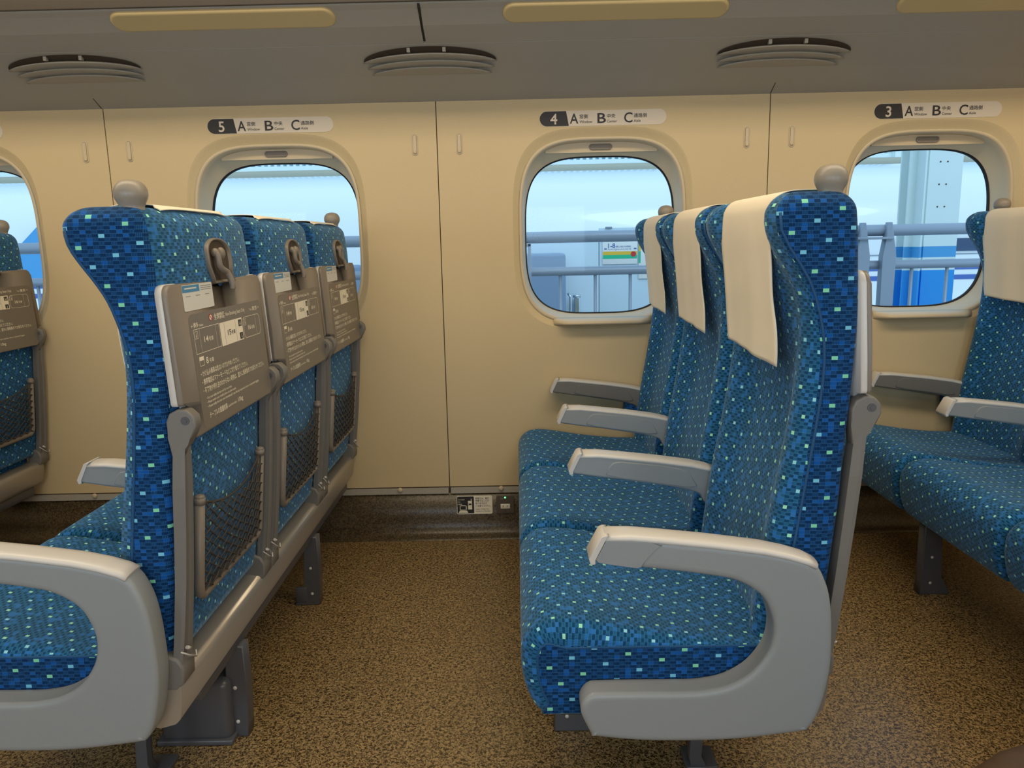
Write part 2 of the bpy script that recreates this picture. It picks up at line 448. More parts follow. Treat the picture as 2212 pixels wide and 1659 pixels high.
for n_, cx in enumerate(WC):
    f = MB(); f.loft([ring3(cx, r) for r in FR], True, (False, False))
    wroot = obj('window_%d' % (n_+1), f, 'frame', kind='structure')
    g = MB(); ra = (.2475, .741, 1.256, 3.5, WY+.100); rb = (.2435, .745, 1.252, 3.5, WY+.101)
    g.loft([ring3(cx, ra), ring3(cx, rb), ring3(cx, (.2435, .745, 1.252, 3.5, WY+.112))], True, (False, False))
    obj('gasket', g, 'black', wroot)
    g = MB(); g.loft([ring3(cx, (.247, .742, 1.255, 3.5, WY+.106)), ring3(cx, (.247, .742, 1.255, 3.5, WY+.111))], True, (True, True), smooth=False)
    obj('glass_pane', g, 'glass', wroot)
    # rolled-up shade: its bottom bar is seen under the arch of the frame
    g = MB()
    top = [p for p in superell(cx, 1.0125, .2545, .2805, 3.6, 192) if p[1] > 1.266]
    top.sort(key=lambda p: p[0])
    pts = top+[(top[-1][0], 1.262), (top[0][0], 1.262)]
    g.prism(pts, WY+.046, WY+.056, 'y')
    sh = obj('shade_panel', g, 'frame', wroot)
    g = MB(); g.loft([[(p[0], y, p[1]) for p in rrect(cx-.002, 1.2785, a, b, b-.0005, 6)] for a, b, y in
                      ((.037, .0098, WY+.046), (.036, .0088, WY+.041), (.033, .006, WY+.041), (.0325, .0055, WY+.0455))], True, (False, True))
    obj('shade_handle', g, 'table', sh)
    # sill ledge
    g = MB()
    prof = [(WY+.012, .738), (WY-.010, .735), (WY-.034, .729), (WY-.041, .724), (WY-.040, .719), (WY-.030, .716), (WY-.004, .712), (WY+.006, .712)]
    rings = []
    for x, s_ in ((-.16, 0.0), (-.145, .25), (-.13, .8), (-.115, 1), (.115, 1), (.13, .8), (.145, .25), (.16, 0.0)):
        rings.append([(cx+x, WY+.006+(y-WY-.006)*(.15+.85*s_)*1.0, z) for y, z in prof])
    g.loft(rings, True, (True, True)); obj('sill_ledge', g, 'frame', wroot)

# seams between the wall panels, lip and skirting
k = 0
for cx in WC[:-1]:
    k += 1; g = MB(); g.box(cx+.512, cx+.528, WY+.004, WY+.012, .14, 1.43); obj('trim_%d' % k, g, 'seam', kind='structure')
k += 1; g = MB()
for cx in WC:
    g.prism([(WY-.006, .168), (WY-.008, .149), (WY+.02, .147), (WY+.02, .168)], cx-.516, cx+.516, 'x')
obj('trim_%d' % k, g, 'rack', kind='structure')
k += 1; g = MB(); g.box(XL, XR, WY+.002, WY+.03, .16, .18); obj('trim_%d' % k, g, 'seam', kind='structure')
g = MB(); prof = [(WY+.03, .15), (WY-.004, .15), (WY-.006, .06), (WY-.010, .035), (WY-.020, .014), (WY-.036, .004), (WY-.055, .0015), (WY-.055, -.01), (WY+.03, -.01)]
g.loft([[(x, y, z) for y, z in prof] for x in (XL, XR)], True, (True, True)); obj('baseboard_back', g, 'wains', kind='structure')

# floor
g = MB(); g.box(XL, XR, -.62, WY+.05, -.06, 0); obj('floor', g, 'floor', kind='structure')
M['fseam'] = plain('floor_weld', lin(132, 108, 66), .6)
k += 1; g = MB(); g.box(XL, XR, 1.601, 1.6035, -.001, .0004); g.box(-.63, XR-.01, 1.774, 1.776, -.001, .0003)
g.box(-.632, -.629, 1.602, 1.775, -.001, .0004); obj('trim_%d' % k, g, 'fseam', kind='structure')

# luggage rack (underside over the seats) and upper wall
A = (WY, 1.420); B = (2.268, 1.531); C_ = (2.137, 1.597)
g = MB()
# two sheets; the second one is split by black slots
prof1 = [(WY+.028, 1.4275), A, (2.40, 1.4735), (B[0]+.001, B[1]-.0006), (B[0]+.001, B[1]+.012), (WY+.028, 1.438)]
g.loft([[(x, y, z) for y, z in prof1] for x in (XL, XR)], True, (True, True), smooth=False)
SL = [-.241-2.08, -.241, -.241+2.08]
xs = [XL]+[v for s_ in SL for v in (s_-.0035, s_+.0035)]+[XR]
pr = [(B[0]-.001, B[1]+.0006), (2.20, 1.5605), (C_[0]+.02, 1.5905), (C_[0]+.004, 1.5985), (C_[0], 1.606), (C_[0], 1.66), (C_[0]+.03, 1.672), (B[0]-.001, 1.60)]
for a, b in zip(xs[0::2], xs[1::2]): g.loft([[(x, y, z) for y, z in pr] for x in (a, b)], True, (True, True), smooth=False)
g.box(XL, XR, 2.14, WY-.001, 1.60, 1.655)
rack = thing('luggage_rack', 'grey underside of the long overhead luggage rack above the windows', 'luggage rack', (0, 2.4, 1.48))
part('rack_underside', g, 'rack', rack)
g = MB(); g.box(XL, XR, 2.127, 2.1365, 1.6015, 1.672, .002); part('rack_rim', g, 'rim', rack)
k += 1
for s_ in SL:
    g = MB(); g.prism([(B[0]-.003, B[1]+.006), (2.145, 1.592), (2.145, 1.60), (B[0]-.003, 1.60)], s_-.0034, s_+.0034, 'x'); part('panel_slot', g, 'black', rack)
for s_ in (-1.283, -1.283+2.08, -1.283-2.08):
    g = MB(); g.prism([(WY-.002, 1.4205), (2.42, 1.4642), (2.42, 1.468), (WY-.002, 1.425)], s_-.0015, s_+.0015, 'x'); part('panel_joint', g, 'seam', rack)
# upper wall and ceiling, near side, ends
g = MB(); g.prism([(WY+.03, 1.44), (WY, 1.66), (2.42, 1.92), (2.20, 2.08), (1.7, 2.16), (1.7, 2.2), (WY+.08, 2.2), (WY+.08, 1.44)], XL, XR, 'x')
obj('wall_upper', g, 'wall', kind='structure')
g = MB(); g.box(XL, XR, -.70, 1.75, 2.14, 2.2)
obj('ceiling', g, 'wall', kind='structure')
g = MB()
NY = -.62
g.box(XL, XR, NY-.06, NY, 0, .76); g.box(XL, XR, NY-.06, NY, 1.24, 2.2)
for i in range(len(WC)-1): g.box(WC[i]+.24, WC[i+1]-.24, NY-.06, NY, .76, 1.24)
g.box(XL, WC[0]-.24, NY-.06, NY, .76, 1.24); g.box(WC[-1]+.24, XR, NY-.06, NY, .76, 1.24)
obj('wall_front', g, 'wall', kind='structure')
for nm, x in (('wall_left', XL-.05), ('wall_right', XR)):
    g = MB(); g.box(x, x+.05, NY-.06, WY+.06, -.05, 2.2); obj(nm, g, 'wall', kind='structure')
# daylight entering through the windows on the camera's side (outside the wall)
for cx in WC[1:5]:
    area('window_daylight', (cx, -.74, 1.0), (math.radians(90), 0, 0), .62, .5, 9.0, (.66, .84, 1.0))
# light portals in the real window openings
for cx in WC:
    area('portal', (cx, WY+.13, 1.0), (math.radians(90), 0, 0), .5, .52, 0, (1, 1, 1), True).rotation_euler = (math.radians(-90), 0, 0)
    area('portal', (cx, NY-.02, 1.0), (math.radians(90), 0, 0), .5, .5, 0, (1, 1, 1), True).rotation_euler = (math.radians(90), 0, 0)

# ------------------------------------------------------------------ air vents on the rack underside
sl = math.atan2(B[1]-A[1], A[0]-B[0])
def on1(x, s_, n=0.0):   # s_: distance from A up the slope, n: out of the sheet (down / into the room)
    return (x, A[0]-s_*math.cos(sl)-n*math.sin(sl), A[1]+s_*math.sin(sl)-n*math.cos(sl))
VENTS = [(-1.257, 'left'), (-.235, 'middle'), (.775, 'right')]
vl = {'left': 'grey three-bladed oval air vent above the wall sign numbered 5, left of the three',
      'middle': 'grey three-bladed oval air vent under the rack between the signs 5 and 4',
      'right': 'grey three-bladed oval air vent under the rack between the signs 4 and 3'}
for vx, nm in VENTS:
    root = thing('air_vent', vl[nm], 'vent', on1(vx, .16), 'air vents under the luggage rack')
    g = MB(); N = 28
    pts = [on1(vx+.190*math.cos(PI*q/N), .194+.063*math.sin(PI*q/N), .0008) for q in range(N+1)]
    b0 = [g.bm.verts.new(p) for p in pts]; g.bm.faces.new(b0)
    part('recess_shade', g, 'seam', root)  # flat half-oval, no hole: the recess shade is painted as dark brown
    for k_ in range(3):
        a = .192-.008*k_; s0 = .188-.0275*k_; hh = [.015, .015, .013][k_]; bb = [.056, .054, .050][k_]
        g = MB(); rings = []
        R_ = 10
        for r_ in range(R_+1):
            t = r_/R_; ring = []
            for q in range(N+1):
                ph = PI*q/N; e = math.sin(ph)
                ring.append(on1(vx+a*t*math.cos(ph)+0, s0+bb*t*e, (hh*t*(e**.75)*(1.0 if t < .95 else .97))+.001))
            rings.append(ring)
        back = []
        for q in range(N+1):
            ph = PI*q/N; e = math.sin(ph); back.append(on1(vx+a*.975*math.cos(ph), s0+bb*.97*e, hh*(e**.75)*.80))
        rings.append(back)
        back = []
        for q in range(N+1):
            ph = PI*q/N; e = math.sin(ph); back.append(on1(vx+a*.90*math.cos(ph), s0+bb*.80*e, hh*(e**.75)*.30-.002))
        rings.append(back)
        g.loft(rings, False, (False, False)); part('vent_blade', g, 'rack', root)
    for dx in (-.055, .045):
        g = MB(); p = on1(0, .247); g.box(vx+dx-.0045, vx+dx+.0045, p[1]-.005, p[1]+.007, p[2]-.010, p[2]+.004)
        part('vent_strut', g, 'rack', root)

# ------------------------------------------------------------------ rack lamp covers
sl2 = math.atan2(1.5905-B[1], B[0]-(C_[0]+.02))
def on2(x, s_, n=0.0): return (x, B[0]-s_*math.cos(sl2)-n*math.sin(sl2), B[1]+s_*math.sin(sl2)-n*math.cos(sl2))
for lx, lb in ((-.762, 'cream oval reading lamp cover under the rack above the sign 5'), (.275, 'cream oval reading lamp cover under the rack above the sign 4'),
               (1.312, 'cream oval reading lamp cover under the rack at the upper right corner')):
    g = MB(); rings = []
    for s_, n in ((1.0, -.001), (.995, .002), (.97, .005), (.90, .0075), (.75, .0085)):
        rings.append([on2(p[0], p[1], n) for p in rrect(lx, .108, .298-.034*(1-s_)*1.0, .034*s_, .034*s_-.001, 8)])
    g.loft(rings, True, (False, True)); o = obj('lamp_cover', g, 'lampc', loc=on2(lx, .108)); tag(o, lb, 'lamp', 'reading lamp covers under the rack')

# ------------------------------------------------------------------ coat hooks, buttons, signs
def coat_hook(x, lb):
    root = thing('coat_hook', lb, 'hook', (x, WY, 1.26), 'fold-flat coat hooks on the wall')
    g = MB()
    g.loft([[(p[0], y, p[1]) for p in rrect(x, 1.292, a, b, a-.0002, 6)] for a, b, y in ((.0095, .033, WY+.001), (.0095, .033, WY-.0015), (.0085, .032, WY-.0025), (.0062, .0297, WY-.0025), (.0058, .0293, WY-.0005))], True, (False, True))
    part('hook_rim', g, 'frame', root)
    g = MB(); g.prism(rrect(x, 1.2925, .0048, .0275, .0046, 6), WY-.0045, WY+.0, 'y', .0008)
    g.sphere((x, WY-.004, 1.2685), .0052, (1, .9, 1)); part('hook_lever', g, 'frame', root)
for s_, nm in ((-1.281, 'the panel joint left of sign 5'), (-.241, 'the panel joint between signs 5 and 4'), (.799, 'the panel joint between signs 4 and 3')):
    coat_hook(s_-.070, 'slim cream fold-flat coat hook just left of '+nm); coat_hook(s_+.070, 'slim cream fold-flat coat hook just right of '+nm)
for x, lb in ((-1.451, 'small round cream screw cap on the wall lip left of the left bench back'), (-.409, 'small round cream screw cap on the wall lip left of the panel joint'),
              (-.066, 'small round cream screw cap on the wall lip above the power outlet')):
    g = MB(); g.lathe([(.0, -.003), (.0075, -.002), (.0085, .002), (.0075, .005), (.004, .0065), (0, .0068)], 0, 0, 18)
    me = obj('screw_cap', g, 'frame'); me.data.transform(Matrix.Rotation(math.radians(90), 4, 'X')); me.location = (x, WY-.008, .165)
    tag(me, lb, 'screw cap', 'screw caps on the wall lip')

def seat_sign(cx, num, lb):
    z = 1.360; y = WY-.0012
    root = thing('seat_number_sign', lb, 'sign', (cx, WY, z), 'row number signs above the windows')
    g = MB(); g.prism(rrect(cx, z, .198, .0232, .0230, 10), y, WY, 'y'); part('plate', g, 'signgrey', root)
    g = MB(); hw, hh = .198, .0222
    pts = [(cx-hw+.001+.0222*(1-math.sin(a)), z+hh*math.cos(a)) for a in [PI*q/12 for q in range(13)]]
    pts = [(cx-hw+.0232-.0222*math.sin(PI*q/14), z+.0222*math.cos(PI*q/14)) for q in range(15)]+[(cx-.106, z-.0222), (cx-.1145, z+.0222)]
    g.prism(pts, y-.0003, y, 'y'); part('number_field', g, 'inkdark', root)
    U, V_ = (1, 0, 0), (0, 0, 1)
    g = MB(); text_bm(g, num, .044, (cx-.153, y-.0006, z-.0160), U, V_, None, .014, align='CENTER'); part('number', g, 'signgrey', root)
    g = MB()
    for ch, x, jp, en, wj, we in (('A', -.103, '窓側', 'Window', .026, .040), ('B', -.017, '中央', 'Center', .026, .031), ('C', .066, '通路側', 'Aisle', .041, .022)):
        ww = text_bm(g, ch, .0425, (cx+x, y-.0006, z-.0152), U, V_, .0265, .012)
        text_bm(g, jp, .0135, (cx+x+.030, y-.0006, z+.0000), U, V_, wj, .008); text_bm(g, en, .0115, (cx+x+.030, y-.0006, z-.0145), U, V_, we, .004)
    part('lettering', g, 'inkdark', root)
seat_sign(WC[1]+0, '6', 'pale rounded seat sign tip at the very left edge')
seat_sign(WC[2], '5', 'pale rounded seat sign reading 5 A B C above the left window')
seat_sign(WC[3], '4', 'pale rounded seat sign reading 4 A B C above the middle window')
seat_sign(WC[4], '3', 'pale rounded seat sign reading 3 A B C above the right window')

# power outlet and its notice
root = thing('notice_sticker', 'black and cream notice with laptop and phone pictures left of the power outlet', 'sticker', (-.158, WY-.006, .106))
y = WY-.0075
g = MB(); g.prism(rrect(-.158, .107, .0605, .0325, .005, 5), y, y+.002, 'y'); part('plate', g, 'cream', root)
g = MB(); g.prism(rrect(-.1885, .107, .0285, .030, .003, 4), y-.0003, y, 'y'); part('dark_field', g, 'inkdark', root)
g = MB(); yy = y-.0006
for pts in ([(-.2135, .079), (-.180, .079), (-.1845, .0875), (-.209, .0875)],): g.face([(p[0], yy, p[1]) for p in pts])
for a, b, c, d in ((-.209, -.1855, .1035, .106), (-.209, -.1855, .0885, .0905), (-.209, -.2065, .0885, .106), (-.188, -.1855, .0885, .106),
                   (-.1805, -.1665, .112, .122), (-.1805, -.1665, .091, .107), (-.1805, -.178, .105, .114), (-.169, -.1665, .105, .114), (-.1705, -.168, .12, .129)):
    g.face([(a, yy, c), (b, yy, c), (b, yy, d), (a, yy, d)])
for q, s_ in enumerate(('AC100V', '2A', '60Hz')): text_bm(g, s_, .0065, (-.2135, yy, .124-.008*q), (1, 0, 0), (0, 0, 1))
part('pictograms', g, 'cream', root)
g = MB()
for q, (s_, wd) in enumerate((('停電又は、電圧', .046), ('変動することが', .046), ('ありますので', .039), ('ご注意ください。', .052))):
    text_bm(g, s_, .0078, (-.155, yy, .127-.0088*q), (1, 0, 0), (0, 0, 1), wd, .006)
for q, (s_, wd) in enumerate((('Supply voltage may', .045), ('shutdown or fluctuate.', .051))): text_bm(g, s_, .0058, (-.155, yy, .0905-.0075*q), (1, 0, 0), (0, 0, 1), wd, .004)
part('lettering', g, 'inkdark', root)
root = thing('power_outlet', 'small brown power outlet with cream socket and green light on the dark skirting', 'outlet', (-.053, WY-.006, .106))
g = MB(); g.prism(rrect(-.053, .107, .030, .031, .003, 4), y-.003, y+.003, 'y', .0012); part('plate', g, 'outlet', root)
g = MB(); g.box(-.0695, -.0375, y-.0045, y, .093, .1095, .001); part('socket', g, 'cream', root)
g = MB(); g.box(-.062, -.060, y-.0048, y, .099, .105); g.box(-.048, -.046, y-.0048, y, .099, .105); g.box(-.056, -.051, y-.0038, y, .0835, .087); part('socket_slots', g, 'seam', root)
g = MB(); text_bm(g, '電源', .0065, (-.070, y-.0034, .1265), (1, 0, 0), (0, 0, 1), .012); part('lettering', g, 'greylt', root)
g = MB(); g.box(-.0565, -.0505, y-.0045, y, .1295, .1345, .001); part('indicator_light', g, 'ledg', root)

# ================================================================== the three-seat benches
O = Vector((.25, 1.80, 0)); CY = (1.352, 1.812, 2.272); HW = .2135
def interp(tab, z):
    if z <= tab[0][0]: return tab[0][1]
    for (a, va), (b, vb) in zip(tab, tab[1:]):
        if z <= b: return va+(vb-va)*(z-a)/(b-a)
    return tab[-1][1]
def smooth_tab(tab): return catmull([tuple(map(float, t)) for t in tab], 6)
XR_ = smooth_tab([(.32, .470), (.38, .476), (.45, .484), (.56, .494), (.66, .499), (.755, .505), (.86, .508), (.93, .505), (.98, .502), (1.02, .498), (1.05, .494)])
XS_ = smooth_tab([(.32, .405), (.40, .412), (.50, .424), (.60, .437), (.70, .450), (.78, .457), (.83, .455), (.87, .447), (.91, .434), (.94, .417), (.965, .400), (.99, .386), (1.015, .382), (1.035, .386), (1.05, .392)])
XB_ = smooth_tab([(.32, .372), (.40, .380), (.50, .392), (.62, .412), (.70, .424), (.78, .433), (.83, .434), (.87, .430), (.91, .419), (.94, .403), (.965, .388), (.99, .377), (1.015, .374), (1.035, .380), (1.05, .388)])
XC_ = smooth_tab([(.32, .395), (.38, .400), (.44, .405), (.55, .425), (.66, .448), (.72, .455), (.80, .442), (.87, .425), (.94, .408), (.98, .402), (1.02, .404), (1.05, .414)])
BG_ = smooth_tab([(.32, 0.0), (.70, .002), (.80, .006), (.90, .014), (.96, .017), (1.02, .013), (1.05, .004)])
def back_ring(yc, z, ins=0.0):
    xr, xs, xb, xc, bg = (interp(t, z) for t in (XR_, XS_, XB_, XC_, BG_)); wd = HW
    half = [(xr+bg, 0), (xr+bg*.95, .07), (xr+bg*.75, .13), (xr+bg*.35, wd-.035), (xr, wd-.012), (xr-.004, wd-.005), (xr-.012, wd-.0005),
            (xr-.022, wd), ((xr+xs)/2, wd+.001), (xs+.008, wd), (xs+.002, wd-.001),
            (xs-.004, wd-.004), (xb+.008, wd-.014), (xb+.001, wd-.028), (xb, wd-.042), (xb+.005, wd-.062), ((xb*.35+xc*.65), wd-.085), (xc, wd-.12), (xc, .05), (xc, 0)]
    cxm = (xr+xb)/2; dx = (xr+bg-xb)/2; kx = max(.05, 1-ins/dx); ky = max(.05, 1-ins/wd)
    pts = [(cxm+(x-cxm)*kx, y*ky) for x, y in half]
    full = pts+[(x, -y) for x, y in pts[-2:0:-1]]
    return [(x, yc-y, z) for x, y in full]
def make_back(root, i):
    yc = CY[i]; g = MB()
    zs = [.325+(1.018-.325)*q/56 for q in range(57)]
    lv = [(z, 0.0) for z in zs]
    R_ = .030
    for q in range(1, 10):
        a = q/9*PI/2*.97; lv.append((1.018+R_*math.sin(a), .026*(1-math.cos(a))))
    rings = [back_ring(yc, z, ins) for z, ins in lv]
    n = len(rings[0]); uvs = []; acc0 = None
    vv = 0; prev = None
    for (z, ins), r in zip(lv, rings):
        if prev is not None: vv += math.dist(prev[9], r[9]) if z < 1.02 else math.dist(prev[9], r[9])
        prev = r; u = 0; row = []
        ref = rings[20]
        for a in range(n+1):
            row.append((u, vv))
            p, q_ = ref[a % n], ref[(a+1) % n]; u += math.dist(p[:2], q_[:2])
        uvs.append(row)
    half_n = 19
    def mf(j, a):
        k_ = a if a < half_n else (n-1-a)
        return 1 if 4 <= k_ <= 10 else 0
    j0 = len(g.bm.faces); g.loft(rings, True, (True, False), matfn=mf, uvs=uvs)
    for f in g.bm.faces:
        if f.material_index == 1:
            for lp in f.loops: lp[g.uv].uv = (lp.vert.co.x*1.0, lp.vert.co.z)
    # crown
    last = rings[-1]; cx_ = sum(p[0] for p in last)/n
    prevv = None
    cent = (cx_, yc, 1.0525)
    crown = [last]+[[(cx_+(p[0]-cx_)*s_, yc+(p[1]-yc)*s_, last[0][2]+(.0030*(1-s_**2))) for p in last] for s_ in (.8, .5, .2, .02)]
    cu = [[(p[1], p[0]) for p in r+[r[0]]] for r in crown]
    g.loft(crown, True, (False, True), matfn=lambda j, a: 1, uvs=cu)
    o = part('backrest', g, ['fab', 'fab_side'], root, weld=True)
    # piping along both side seams
    for s_ in (1, -1):
        g = MB(); pth = []
        for q in range(0, 57, 2): pth.append((interp(XS_, zs[q])+.001, yc+s_*(HW-.0012), zs[q]))
        g.tube(pth, .0022, 6)
        p_ = part('piping', g, 'piping', root); p_.parent = o
    # hook recess on the rear of the head
    g = MB(); rx = lambda z, y: interp(XR_, z)+interp(BG_, z)*(1-.25*(abs(y)/.13)**2)
    def rp(z, y, d): return (rx(z, y)+d, yc+y, z)
    out = []
    for q in range(25):
        a = PI*q/24; out.append((.972+.030*math.sin(a)**.8, .050*math.cos(a)))
    left = [(.950, -.050), (.934, -.042), (.925, -.055)]; right = [(.925, .030), (.936, .040), (.955, .050)]
    loop = out+[(.955, -.050), (.938, -.046), (.927, -.058), (.925, -.058), (.925, .034), (.938, .040), (.955, .050)]
    loop = [(z, -y*1.06+.004) for z, y in loop]
    def scl(k_): return [(.965+(z-.965)*k_, y*k_) for z, y in loop]
    rings = [[rp(z, y, d) for z, y in scl(k_)] for k_, d in ((1.0, -.004), (1.0, .004), (.985, .0065), (.93, .0065), (.89, .003), (.86, -.0005))]
    g.loft(rings, True, (False, False)); b_ = part('hook_bezel', g, 'table', root); b_.parent = o
    g = MB(); f = g.bm.faces.new([g.bm.verts.new(rp(z, y, .0016)) for z, y in scl(.87)]); b_ = part('hook_well_shade', g, 'seam', root); b_.parent = o  # flat face: shade of the hollow is put into its dark colour
    g = MB()
    pth = [rp(.976, -.022, .002), rp(.976, -.022, .009), rp(.969, -.022, .011), rp(.955, -.021, .011), rp(.948, -.012, .012), rp(.944, -.002, .014), rp(.934, .002, .018), rp(.921, .003, .021), rp(.914, .003, .020)]
    g.tube(catmull(pth, 4), .0055, 10)
    g.sphere(rp(.975, -.002, .009), .0085, (.9, 1.0, 1.3)); g.sphere(rp(.977, -.021, .007), .007, (1, 1.1, 1.1))
    b_ = part('hook_lever', g, 'table', root); b_.parent = o
    if i in (0, 2):
        ky = yc-HW+.0365 if i == 0 else yc+HW-.0365
        g = MB(); g.lathe(catmull([(.0190, 1.035), (.0176, 1.044), (.0178, 1.0485), (.0205, 1.0545), (.0232, 1.0605), (.0241, 1.0665), (.0232, 1.073), (.0200, 1.0795), (.0130, 1.0850), (.0005, 1.0875)], 4), .468, ky, 28)
        b_ = part('grip_knob', g, 'knob', root); b_.parent = o
    return o

def cushion(root, y0, y1):
    prof = catmull([(.44, .345), (.38, .345), (.30, .351), (.2, .364), (.12, .378), (.07, .3845), (.035, .3815), (.012, .368), (-.001, .349), (-.005, .325), (-.003, .29), (.006, .255), (.020, .230), (.032, .224)], 4)
    prof += [(.10, .224), (.30, .232), (.44, .24)]
    n = len(prof); c = Vector((.22, 0, .29)); norms = []
    for a in range(n):
        p, q = prof[max(0, a-1)], prof[min(n-1, a+1)]
        t = Vector((q[0]-p[0], q[1]-p[1])).normalized(); norms.append((t.y*-1, t.x) if False else (-t.y, t.x))
    g = MB(); w_ = (y1-y0)/2; yc = (y0+y1)/2; R_ = .027; ys = []
    for q in range(9):
        a = PI/2*q/8; ys.append((-w_+R_*(1-math.cos(a)), R_*(1-math.sin(a)), -w_+R_-R_*(PI/2-a)))
    K = 10
    mid = [(-w_+R_+(2*w_-2*R_)*q/K, 0, -w_+R_+(2*w_-2*R_)*q/K) for q in range(1, K)]
    seq = ys+mid+[(-y, d, -u) for y, d, u in ys[::-1]]
    rings = []; uvs = []
    for y, d, uu_ in seq:
        ring = []; row = []; s_ = 0
        for a, p in enumerate(prof):
            nx, nz = norms[a]
            k_ = d if a < n-6 else d*.25
            if p[1] > .343 and p[0] > .01:
                full = min(1.55, max(.06, (p[1]-.3445)/R_)); bl = min(1, (p[0]-.01)/.06); k_ = d*(1+(full-1)*bl)
            x = p[0]+nx*k_; z = p[1]+nz*k_
            if p[1] > .34 and .06 < p[0] < .42: z -= .007*max(0, 1-(y/(w_*.85))**2)*math.sin(PI*(p[0]-.06)/.36)
            if p[0] > .43: x = p[0]
            ring.append((x, yc+y, z))
            if a: s_ += math.dist(prof[a-1], p)
            row.append((uu_, s_))
        row.append((uu_, s_+.4)); rings.append(ring); uvs.append(row)
    g.loft(rings, True, (True, True), uvs=uvs, capmat=1)
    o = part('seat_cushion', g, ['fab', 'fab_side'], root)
    g = MB(); g.tube([(p[0], p[1]+.0004, p[2]) for p in rings[0][2:n-4]], .0018, 6); p_ = part('piping', g, 'piping', root); p_.parent = o
    return o

def arm_cap(g, line, y0, y1, t=.0065):
    """crowned cap following a line of (x,z) points"""
    rings = []
    for a, (x, z) in enumerate(line):
        p, q = line[max(0, a-1)], line[min(len(line)-1, a+1)]
        tt = Vector((q[0]-p[0], q[1]-p[1])).normalized(); nx, nz = -tt.y, tt.x
        if nz < 0: nx, nz = -nx, -nz
        e = 0 if 0 < a < len(line)-1 else .0
        sec = [(y0+.0015, -t*.9), (y0, -t*.4), (y0+.001, .0), (y0+.004, .0028), (y0+.012, .0042), ((y0+y1)/2, .005), (y1-.012, .0042), (y1-.004, .0028), (y1-.001, 0), (y1, -t*.4), (y1-.0015, -t*.9)]
        rings.append([(x+nx*o_, yy_, z+nz*o_) for yy_, o_ in sec])
    g.loft(rings, True, (True, True))

SHELL = [(.106, .507), (.1235, .5405), (.165, .5395), (.21, .535), (.29, .5255), (.368, .514), (.415, .503), (.440, .494), (.453, .484), (.462, .467), (.471, .440), (.477, .395), (.479, .328),
         (.474, .283), (.465, .245), (.457, .225), (.449, .214), (.435, .2085), (.34, .1975), (.259, .1955), (.179, .198), (.112, .206), (.106, .209), (.100, .220), (.090, .243), (.0885, .254), (.0895, .263), (.095, .273),
         (.104, .280), (.118, .282), (.19, .282), (.258, .2815), (.290, .284), (.317, .290), (.338, .300), (.356, .313), (.371, .331), (.382, .351), (.387, .372), (.3875, .393), (.383, .412), (.375, .431), (.365, .444), (.351, .455),
         (.335, .464), (.315, .471), (.265, .480), (.215, .487), (.176, .492), (.126, .500), (.112, .5015)]
SHELL = [(x*.986, H+(z-H)*.986) for x, z in SHELL]
CAPL = [(x*.986, H+(z-H)*.986) for x, z in [(.126, .5415), (.165, .541), (.21, .5365), (.29, .527), (.368, .5155), (.405, .507), (.435, .4975), (.449, .490)]]
def tip_cover(g, y0, y1):   # the folding-table cap at the front end of an armrest
    p = lambda L: [(x*.986, H+(z-H)*.986) for x, z in L]
    g.prism(p([(.1015, .508), (.120, .543), (.126, .5455), (.132, .5455), (.126, .540), (.110, .507), (.112, .500), (.104, .499)]), y0-.001, y1+.001, 'y', .001)
def arm_pad(g, y0, y1):     # raised pad on the cheek near the tip
    p = lambda L: [(x*.986, H+(z-H)*.986) for x, z in L]
    g.prism(p([(.112, .508), (.128, .538), (.190, .5345), (.212, .528), (.200, .522), (.190, .510), (.181, .4945), (.174, .4925), (.126, .5010), (.115, .503)]), y0-.0022, y0+.004, 'y', .001)

MID = [(.106, .5065), (.1235, .540), (.165, .539), (.21, .534), (.29, .5245), (.36, .514), (.395, .506), (.412, .500), (.414, .470), (.404, .440), (.394, .430), (.386, .438), (.378, .452), (.345, .463), (.30, .472), (.25, .480), (.215, .486), (.176, .491), (.126, .499), (.112, .5015)]
def mid_arm(root, yc, wd=.046, col='grey'):
    s_ = (yc-wd/2, yc+wd/2); g = MB(); g.rprism(catmull(MID, 3, True), s_[0], s_[1], .0045, .0045, 4)
    o = part('armrest', g, col, root)
    g = MB(); arm_cap(g, [(.126, .5405), (.165, .540), (.21, .535), (.29, .5255), (.36, .515), (.395, .507), (.411, .501)], s_[0]-.001, s_[1]+.001)
    c = part('armrest_cap', g, 'silver', root); c.parent = o
    g = MB(); pl = [(.188, .5165), (.196, .524), (.21, .526), (.30, .515), (.34, .507), (.356, .498), (.372, .470), (.352, .468), (.30, .478), (.215, .491), (.180, .498)]
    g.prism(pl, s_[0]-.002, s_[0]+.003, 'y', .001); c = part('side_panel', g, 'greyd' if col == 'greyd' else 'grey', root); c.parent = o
    g = MB(); g.prism([(.1015, .508), (.120, .543), (.126, .5455), (.132, .5455), (.126, .540), (.110, .507), (.112, .500), (.104, .499)], s_[0]-.001, s_[1]+.001, 'y', .001)
    c = part('armrest_tip', g, 'silver', root); c.parent = o
    return o

